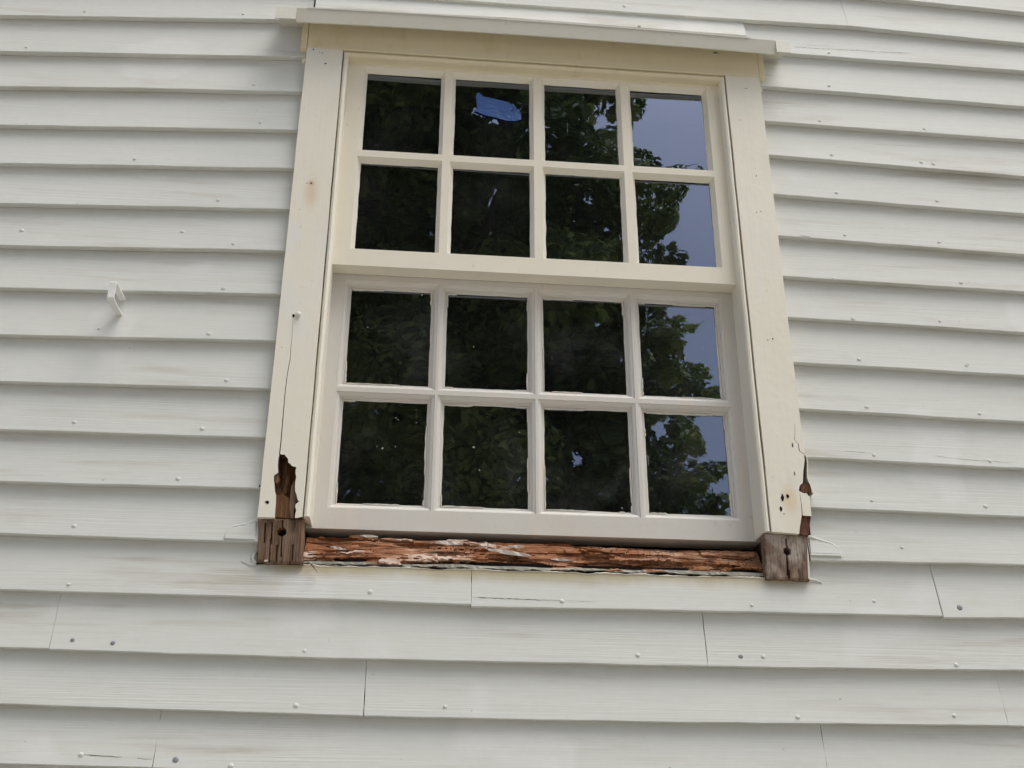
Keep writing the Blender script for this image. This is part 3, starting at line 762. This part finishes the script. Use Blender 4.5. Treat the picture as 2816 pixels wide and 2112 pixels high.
# splinters and flakes standing off the sill
def flake(px, py, w, h, y, mat, par, tilt=0.0, name='splinter'):
    x, z = U(px, py, y); n = 7; V = []; F = []
    for i in range(n+1):
        f = i/n-0.5; hh = h*(1-abs(f)*1.5+0.25*rng.random())
        zz2 = z+tilt*f*w
        V += [(x+f*w, y-0.001-0.002*rng.random(), zz2+hh/2), (x+f*w, y-0.0025*rng.random(), zz2-hh/2), (x+f*w, y+0.006, zz2-hh/2+0.001), (x+f*w, y+0.006, zz2+hh/2)]
        if i:
            for k in range(4): F.append((4*i-4+k, 4*i+k, 4*i+(k+1) % 4, 4*i-4+(k+1) % 4))
    F += [(0, 1, 2, 3), tuple(4*n+k for k in range(4))]
    return mesh_obj(name, V, F, mat, par)
for q in ((995,1476,.045,.006,-.010,0.03),(1010,1500,.03,.004,-.009,-.02),(935,1508,.05,.004,-.010,-.12),(900,1530,.075,.0045,-.010,-.08),(1230,1538,.10,.0035,-.010,-.02),(1500,1543,.16,.003,-.009,-.02),(1640,1513,.06,.003,-.009,-.12),(1905,1535,.09,.0035,-.009,-.03),(1990,1573,.12,.004,-.008,.03)):
    flake(q[0], q[1], q[2], q[3], q[4]+0.018, M['sill'], sill, q[5])
for q in ((1015,1475,.032,.0045,-.012,-.02),(1235,1494,.05,.006,-.0115,-.02),(1400,1520,.075,.0075,-.0115,-.13),(1545,1540,.04,.004,-.011,-.03),(930,1508,.028,.005,-.0115,-.16),(1495,1556,.055,.004,-.0105,-.02),(1575,1560,.05,.003,-.0105,-.02),(1420,1503,.03,.005,-.011,0)):
    flake(q[0], q[1], q[2], q[3], q[4]+0.018, M['flake'], sill, q[5], 'paint_flake')
# hanging splinter at the left end
V = []; F = []
for i, (a, b_, w) in enumerate(((846,1546,5),(856,1552,5),(862,1560,4),(868,1568,2),(875,1577,.6))):
    x, z = U(a, b_, -.02); V += [(x-w/2900, -.021, z), (x+w/2900, -.021, z), (x, -.018, z)]
    if i:
        for k in range(3): F.append((3*i-3+k, 3*i+k, 3*i+(k+1) % 3, 3*i-3+(k+1) % 3))
mesh_obj('splinter', V, F, M['block'], sill)
# grey lead strip under the sill, torn here and there, and a near-black box that paints the gap's shade behind it
st = []; N2 = 150
V = []; F = []
for i in range(N2+1):
    x = -0.415+0.826*i/N2
    zt2 = 2.1325+wob(x, 14, 0.002, 21)
    zb2 = 2.1272 + wob(x, 45, 0.0035, 31) + wob(x, 160, 0.0018, 33)
    if x > 0.10: zb2 += 0.0005
    V += [(x, -0.0025, zt2), (x, -0.0035-0.002*rng.random(), zb2), (x, 0.003, zb2)]
    if i:
        for k in range(2): F.append((3*i-3+k, 3*i+k, 3*i+k+1, 3*i-2+k))
mesh_obj('lead_strip', V, F, M['zinc'], sill)
dk = MB(); dk.box(-0.43, 0.43, 0.0045, 0.02, 2.09, 2.14); dk.build('gap_shade_fill', M['dark'], sill)
# ragged caulk line on top of the board under the sill
V = []; F = []
for i in range(N2+1):
    x = -0.42+0.84*i/N2; zz2 = SILLB(x); h = max(0.0006, 0.0022+wob(x, 30, 0.0022, 41))
    V += [(x, -0.0085, zz2-0.001), (x, -0.0105, zz2+h*0.4), (x, -0.007, zz2+h), (x, 0.0, zz2+h*0.8)]
    if i:
        for k in range(3): F.append((4*i-4+k, 4*i+k, 4*i+k+1, 4*i-3+k))
mesh_obj('caulk', V, F, M['putty'], sill)

# the two end blocks of the old frame
def block(q, name, hole_px, hr, yf, cracks, gap=None, label=None, seed=0, mat='block'):
    q = [U(a, b_, yf) for a, b_ in q]
    (x0, z1), (x1, z1b), (x0b, z0), (x1b, z0b) = q
    nx, nz = 40, 40; V = []; F = []
    hx, hz = U(*hole_px, yf)
    ck = [[U(a, b_, yf) for a, b_ in c] for c in cracks]
    for j in range(nz+1):
        for i in range(nx+1):
            f, g2 = i/nx, j/nz
            xa2 = x0b+(x0-x0b)*g2; xb2 = x1b+(x1-x1b)*g2; za2 = z0+(z1-z0)*g2; zb2 = z0b+(z1b-z0b)*g2
            x = xa2+(xb2-xa2)*f; z = za2+(zb2-za2)*f
            if i in (0, nx): x += wob(z, 45, 0.0020, seed+i) + wob(z, 160, 0.001, seed+i)
            if j == 0: z += wob(x, 60, 0.0026, seed) + wob(x, 190, 0.0012, seed)
            y = yf + 0.0012*mnoise.noise(Vector((x*160, z*10, seed))) + 0.0010*mnoise.noise(Vector((x*420, z*30, seed+2)))
            for c in ck:
                for (ax, az), (bx, bz) in zip(c, c[1:]):
                    if min(az, bz)-.001 <= z <= max(az, bz)+.001:
                        t_ = (z-az)/((bz-az) or 1e-6); xx = ax+(bx-ax)*t_
                        if abs(x-xx) < 0.0012: y += 0.006
            if math.hypot(x-hx, z-hz) < hr: y += 0.035
            if gap:
                (gx0, gz1), (gx1, gz0) = gap
                if gx0 < x < gx1 and gz0 < z < gz1: y += 0.02
            if i in (0, nx) or j in (0, nz): y += 0.0028
            elif i in (1, nx-1) or j in (1, nz-1): y += 0.0009
            V.append((x, y, z))
    for j in range(nz):
        for i in range(nx):
            a = j*(nx+1)+i; F.append((a, a+1, a+nx+2, a+nx+1))
    n = len(V)
    per = [i for i in range(nx+1)] + [(j+1)*(nx+1)-1 for j in range(1, nz+1)] + [nz*(nx+1)+i for i in range(nx-1, -1, -1)] + [j*(nx+1) for j in range(nz-1, 0, -1)]
    for p_ in per: V.append((V[p_][0], 0.004, V[p_][2]))
    m = len(per)
    for k in range(m): F.append((per[k], n+k, n+(k+1) % m, per[(k+1) % m]))
    o = mesh_obj(name, V, F, M[mat], win)
    o['label'] = label
    return o
bl = block([(711,1424),(836,1426),(705,1544),(832,1551)], 'end_block', (776,1463), 0.0072, -0.021,
   [[(747,1436),(745,1480),(741,1520),(739,1544)], [(776,1430),(776,1470),(774,1510),(773,1530)], [(728,1440),(727,1490)], [(805,1500),(804,1540)], [(760,1500),(760,1540)]],
   label='weathered brown block at the left end of the sill', seed=2)
gp = (U(2163.5, 1550, -.021), U(2171.5, 1589, -.021))
br = block([(2103,1466),(2219,1468),(2108,1592),(2227,1596)], 'end_block', (2165,1515.5), 0.0066, -0.021,
   [[(2162,1482),(2164,1500),(2165,1516)], [(2165,1520),(2166,1548)]], gap=gp, label='weathered block with flaking paint at the right end of the sill', seed=6, mat='block_b')
def chips(L, sc, ox, oy, par, mat='putty', y=-0.0225):
    for q in L:
        pts = [U(ox+a/sc, oy+b_/sc, y) for a, b_ in q]
        prism(pts, y, y+0.004, 'paint_flake', M[mat], par)
chips([[(300,1475),(330,1440),(370,1450),(410,1440),(460,1470),(440,1500),(370,1505)], [(135,1400),(150,1300),(165,1180),(180,1250),(160,1380),(150,1440)]][:0] + [[(215,1475),(262,1470),(255,1490),(215,1492)]], 4.609, 680, 1220, bl, 'flake')
chips([[(600,1200),(618,1300),(632,1500),(628,1560),(612,1540),(608,1400)]], 3.77, 2060, 1180, br, 'lower')

# small marks on the casings: nail holes, a filled knot, a proud nail
def mark(par, px, py, rx, rz, mat='dark', y=YC, name='nail_hole', off=0.0004):
    x, z = U(px, py, y); n = 9; a0 = rng.random()*3
    V = [(x, y-off, z)] + [(x+rx*rng.uniform(.7, 1.2)*math.cos(6.283*i/n+a0), y-off, z+rz*rng.uniform(.7, 1.2)*math.sin(6.283*i/n+a0)) for i in range(n)]
    return mesh_obj(name, V, [(0, 1+i, 1+(i+1) % n) for i in range(n)], M[mat], par)
for a, b_, rx, rz in ((895,175,.0024,.0016),(862,136,.0016,.0022),(879,144,.0012,.0012),(886,146,.0012,.0012),(844,504,.0012,.0014),(856,504,.0019,.0019),(807,868,.0026,.0038),
    (735,1381,.0032,.0034),(714,1337,.0016,.0026),(824,576,.0008,.0008),(826,624,.0008,.0008),(775,955,.0007,.0010)): mark(casL, a, b_, rx, rz)
for a, b_, rx, rz in ((2053,243,.0016,.0012),(2048,244,.0012,.0008),(2080,484,.0007,.0030),(2080,584,.0013,.0012),(2092,582,.0012,.0012),(2111,935,.0014,.0012),(2125,932,.0015,.0018),
    (2151.5,1369,.0028,.0070),(2166,1365,.0030,.0042),(2148,1400,.0026,.0050),(2156,1413,.0014,.0014),(2185,1303,.0010,.0045),(2179,1224,.0012,.0055)): mark(casR, a, b_, rx, rz)
mark(casR, 2035, 330, .0042, .0024, 'head', name='dent'); mark(head, 1967, 145, .006, .003, 'zinc', y=YC-.001, name='stain_mark'); mark(head, 1975, 147, .0016, .001, y=YC-.001)
x, z = U(820, 866, YC)
V = []; n = 12
for rr, dd in ((.0052, 0), (.0052, .004), (.0040, .0062)):
    for i in range(n): V.append((x+rr*math.cos(6.283*i/n), YC-dd, z+rr*math.sin(6.283*i/n)))
V.append((x, YC-.0066, z))
F = [(q*n+i, q*n+(i+1) % n, (q+1)*n+(i+1) % n, (q+1)*n+i) for q in range(2) for i in range(n)] + [(2*n+i, 2*n+(i+1) % n, 3*n) for i in range(n)]
mesh_obj('nail_head', V, F, M['nail'], casL, smooth=True)

# ------------------------------------------------------------------ blue tape stuck to an upper pane
tp = zc([(300,230),(345,232),(400,240),(470,310),(530,370),(800,425),(1100,490),(1400,560),(1500,600),(1560,650),(1700,765),(1830,850),(1910,930),(1960,1010),(1978,1120),(1970,1240),(1800,1290),(1550,1300),(1350,1262),(1100,1190),(850,1130),(600,1070),(380,985),(160,890),(240,850),(310,800),(300,720),(290,640),(275,520),(260,400),(280,310)], 13.825, 1290, 240, 0.0095)
bm = bmesh.new()
n = len(tp)
vs = [bm.verts.new((x, 0.0095, z)) for x, z in tp]
for t in tessellate_polygon([[Vector((x, z, 0)) for x, z in tp]]): bm.faces.new([vs[k] for k in t])
for _ in range(4): bmesh.ops.subdivide_edges(bm, edges=[e for e in bm.edges if e.calc_length() > 0.0035], cuts=1, use_grid_fill=False)
bmesh.ops.triangulate(bm, faces=bm.faces)
ex, ez = U(1290+1750/13.825, 240+850/13.825, 0.0095)
for v in bm.verts:
    d = math.hypot(v.co.x-ex, v.co.z-ez)
    v.co.y += -0.0012 + 0.0012*mnoise.noise(Vector((v.co.x*70+v.co.z*40, v.co.z*160, 1)))
    v.co.y -= 0.008*math.exp(-(d/0.015)**2)*(0.5+1.4*mnoise.noise(Vector(((v.co.x+v.co.z)*330, (v.co.x-v.co.z)*60, 3))))
me = bpy.data.meshes.new('masking_tape'); bm.to_mesh(me); bm.free(); me.materials.append(M['tape'])
tape = link(bpy.data.objects.new('masking_tape', me))
so = tape.modifiers.new('thick', 'SOLIDIFY'); so.thickness = 0.0004
tag(tape, 'torn strip of blue masking tape stuck on an upper window pane', 'tape')
def pen(pts):
    q = zc(pts, 13.825, 1290, 240, 0.0078); V = []; F = []
    for i, (x, z) in enumerate(q):
        V += [(x, 0.0076, z+.0003), (x, 0.0076, z-.0003)]
        if i: F.append((2*i-2, 2*i, 2*i+1, 2*i-1))
    mesh_obj('pen_mark', V, F, M['ink'], tape)
pen([(610,810),(700,870),(800,930),(900,980)]); pen([(720,540),(800,590),(860,640)]); pen([(1060,920),(1180,935),(1290,930),(1370,905)]); pen([(1140,680),(1230,720)])

# ------------------------------------------------------------------ white strap bracket on the wall at left
def strap():
    x0, zt2 = U(338, 826, -0.006); x1_, zb2 = U(328, 867, -0.012)
    w = 0.0125; t_ = 0.003
    cx = (x0+x1_)/2 - 0.0005
    ztop = zt2 + 0.002; zbot = zb2
    yo = -0.080
    ft = U(309, 773, yo)[1]; fb = U(304, 822, yo)[1]
    path = [(0.002, ztop), (-0.03, ztop*0.6+ft*0.4), (yo+0.003, ft+0.0005), (yo, ft-0.002), (yo+0.0005, (ft+fb)/2), (yo, fb+0.003), (yo+0.003, fb), (-0.04, (fb+zbot)/2), (0.002, zbot)]
    # offset the path by the strap's thickness, inwards
    V = []; F = []
    for i, (y, z) in enumerate(path):
        a = path[max(0, i-1)]; b_ = path[min(len(path)-1, i+1)]
        ty, tz = b_[0]-a[0], b_[1]-a[1]; L = math.hypot(ty, tz); ny, nz_ = -tz/L, ty/L
        iy, iz = y+(-ny)*-t_, z+(-nz_)*-t_
        sk = wob(i*0.7, 1, 0.0006, 3)
        V += [(cx-w/2+sk, y, z), (cx+w/2+sk, y, z), (cx+w/2+sk, iy, iz), (cx-w/2+sk, iy, iz)]
        if i:
            for k in range(4): F.append((4*i-4+k, 4*i+k, 4*i+(k+1) % 4, 4*i-4+(k+1) % 4))
    F += [(0, 1, 2, 3), tuple(4*(len(path)-1)+k for k in range(4))]
    o = bevel(mesh_obj('wall_bracket', V, F, M['bracket']), 0.0006)
    return tag(o, 'small white strap bracket looped out from the clapboards beside the window', 'bracket')
strap()

# ------------------------------------------------------------------ dim room behind the glass
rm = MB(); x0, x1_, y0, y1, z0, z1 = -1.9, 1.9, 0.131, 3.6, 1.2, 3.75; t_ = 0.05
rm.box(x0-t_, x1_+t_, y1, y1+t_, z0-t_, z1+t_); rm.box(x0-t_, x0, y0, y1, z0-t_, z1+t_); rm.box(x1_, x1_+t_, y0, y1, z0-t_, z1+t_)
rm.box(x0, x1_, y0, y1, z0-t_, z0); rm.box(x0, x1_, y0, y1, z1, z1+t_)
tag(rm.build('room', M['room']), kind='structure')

# ------------------------------------------------------------------ maple tree across the garden, seen mirrored in the panes
tree = tag(empty('maple_tree'), 'tall leafy maple across the garden, mirrored in the window panes', 'tree')
nr = np.random.RandomState(11)
blobs = []
bound = [(120,1640),(200,1670),(300,1690),(420,1700),(520,1800),(600,1800),(700,1770),(800,1775),(880,1830),(960,1860),(1060,1920),(1180,1930),(1300,1950),(1400,1990),(1550,2010),(1750,1990)]
def bx(y): return float(np.interp(y, [q[0] for q in bound], [q[1] for q in bound]))
for y, x in bound:
    d = nr.uniform(17.5, 20); r = nr.uniform(0.55, 0.95)
    blobs.append((far(x - r*FPX/(d+2.3)*0.92, y, d), r, 1.0))
for _ in range(125):
    y = nr.uniform(-750, 1850); d = nr.uniform(16.5, 22.5); r = nr.uniform(0.8, 1.75)
    x = nr.uniform(350, bx(max(120, y)) - r*FPX/(d+2.3)*0.95)
    blobs.append((far(x, y, d), r, 1.0))
for y, x in bound:                     # loose sprays beyond the edge of the crown
    for _ in range(2):
        d = nr.uniform(17, 20.5); r = nr.uniform(0.22, 0.42)
        blobs.append((far(x + nr.uniform(-30, 45), y + nr.uniform(-60, 60), d), r, 1.0))
pos = []; nrmv = []; size = []; tone = []
for c, r, k_ in blobs:
    nl = int(1400*r*r*k_)
    u = nr.normal(size=(nl, 3)); u /= np.linalg.norm(u, axis=1)[:, None]
    rad = r*(0.45+0.6*nr.random_sample(nl)**0.6)
    P_ = np.array(c)[None] + u*rad[:, None]*np.array([1.0, 1.0, 0.75])
    pos.append(P_); nn = u*0.5 + nr.normal(size=(nl, 3))*0.55 + np.array([0, 0, 0.75]); nrmv.append(nn)
    size.append(nr.uniform(0.058, 0.105, nl)); tone.append(np.clip(nr.normal(0.40, 0.22, nl) + nr.uniform(-.38, .42), 0, 1))  # per-clump tone offset paints uneven light and shade into the leaves
pos = np.concatenate(pos); nrmv = np.concatenate(nrmv); size = np.concatenate(size); tone = np.concatenate(tone)
keep = pos[:, 2] > 1.6
for gx, gy, gr in ((1300,315,.13),(1345,345,.08),(1400,545,.12),(1415,520,.08),(1640,330,.2),(1660,800,.2),(1560,1240,.10),(1600,905,.12),(1650,1010,.12),(1480,1290,.09),(1010,260,.08),(1700,870,.16),(1850,1180,.16)):
    o_ = np.array(far(gx, gy, 0.0)); dv = np.array(far(gx, gy, 1.0)) - o_
    rel = pos - o_; al = rel @ dv; dd = np.linalg.norm(rel - al[:, None]*dv[None], axis=1)
    keep &= dd > gr*(0.55 + 0.9*nr.random_sample(len(pos)))
if True:
    pos, nrmv, size, tone = pos[keep], nrmv[keep], size[keep], tone[keep]
nrmv /= np.linalg.norm(nrmv, axis=1)[:, None]
tmp = nr.normal(size=nrmv.shape); A = np.cross(nrmv, tmp); A /= np.linalg.norm(A, axis=1)[:, None]; B = np.cross(nrmv, A)
ang = np.radians([-90, -60, -38, -8, 12, 48, 70, 90, 110, 132, 168, 188, 218, 240]); rr = np.array([.35, .62, .42, .95, .45, .92, .5, 1.12, .5, .92, .45, .95, .42, .62])
K = len(ang); lx = np.cos(ang)*rr; ly = np.sin(ang)*rr
Vv = pos[:, None, :] + size[:, None, None]*(A[:, None, :]*lx[None, :, None] + B[:, None, :]*ly[None, :, None])
Vv += nrmv[:, None, :]*(size[:, None, None]*(-0.25)*(rr[None, :, None]**2))
NL = len(pos)
me = bpy.data.meshes.new('crown'); me.vertices.add(NL*K); me.vertices.foreach_set('co', Vv.reshape(-1))
me.loops.add(NL*K); me.loops.foreach_set('vertex_index', np.arange(NL*K, dtype=np.int32))
me.polygons.add(NL); me.polygons.foreach_set('loop_start', np.arange(0, NL*K, K, dtype=np.int32)); me.polygons.foreach_set('loop_total', np.full(NL, K, dtype=np.int32))
me.update(calc_edges=True); me.validate()
at = me.attributes.new('tone', 'FLOAT', 'FACE'); at.data.foreach_set('value', tone.astype(np.float32))
me.materials.append(M['leaf'])
link(bpy.data.objects.new('crown', me), tree)
# trunk and limbs
bk = bark()
def limb(pts, rads, name, par):
    V = []; F = []; n = 10
    for i, (p_, r) in enumerate(zip(pts, rads)):
        t_ = (Vector(pts[min(i+1, len(pts)-1)])-Vector(pts[max(0, i-1)])).normalized()
        a = t_.orthogonal().normalized(); b_ = t_.cross(a)
        for k in range(n):
            an = 6.283*k/n; V.append(tuple(Vector(p_)+(a*math.cos(an)+b_*math.sin(an))*r*(1+0.08*math.sin(3*an+i))))
        if i:
            for k in range(n): F.append(((i-1)*n+k, (i-1)*n+(k+1) % n, i*n+(k+1) % n, i*n+k))
    return mesh_obj(name, V, F, bk, par, smooth=True)
cb = far(1150, 1300, 19.5); tx_, ty_ = cb.x, cb.y
trunk = limb([(tx_, ty_, -0.2), (tx_+.05, ty_, 1.2), (tx_-.05, ty_+.1, 3.0), (tx_+.1, ty_, 5.5), (tx_, ty_, 8.5), (tx_+.1, ty_, 12)], [.62, .42, .36, .30, .2, .08], 'trunk', tree)
for c, r, _ in blobs[::6]:
    z0_ = max(2.6, c.z-3.2)
    limb([(tx_, ty_, z0_), ((tx_+c.x)/2, (ty_+c.y)/2, (z0_+c.z)/2+.3), (c.x, c.y, c.z)], [.13, .08, .02], 'branch', trunk)
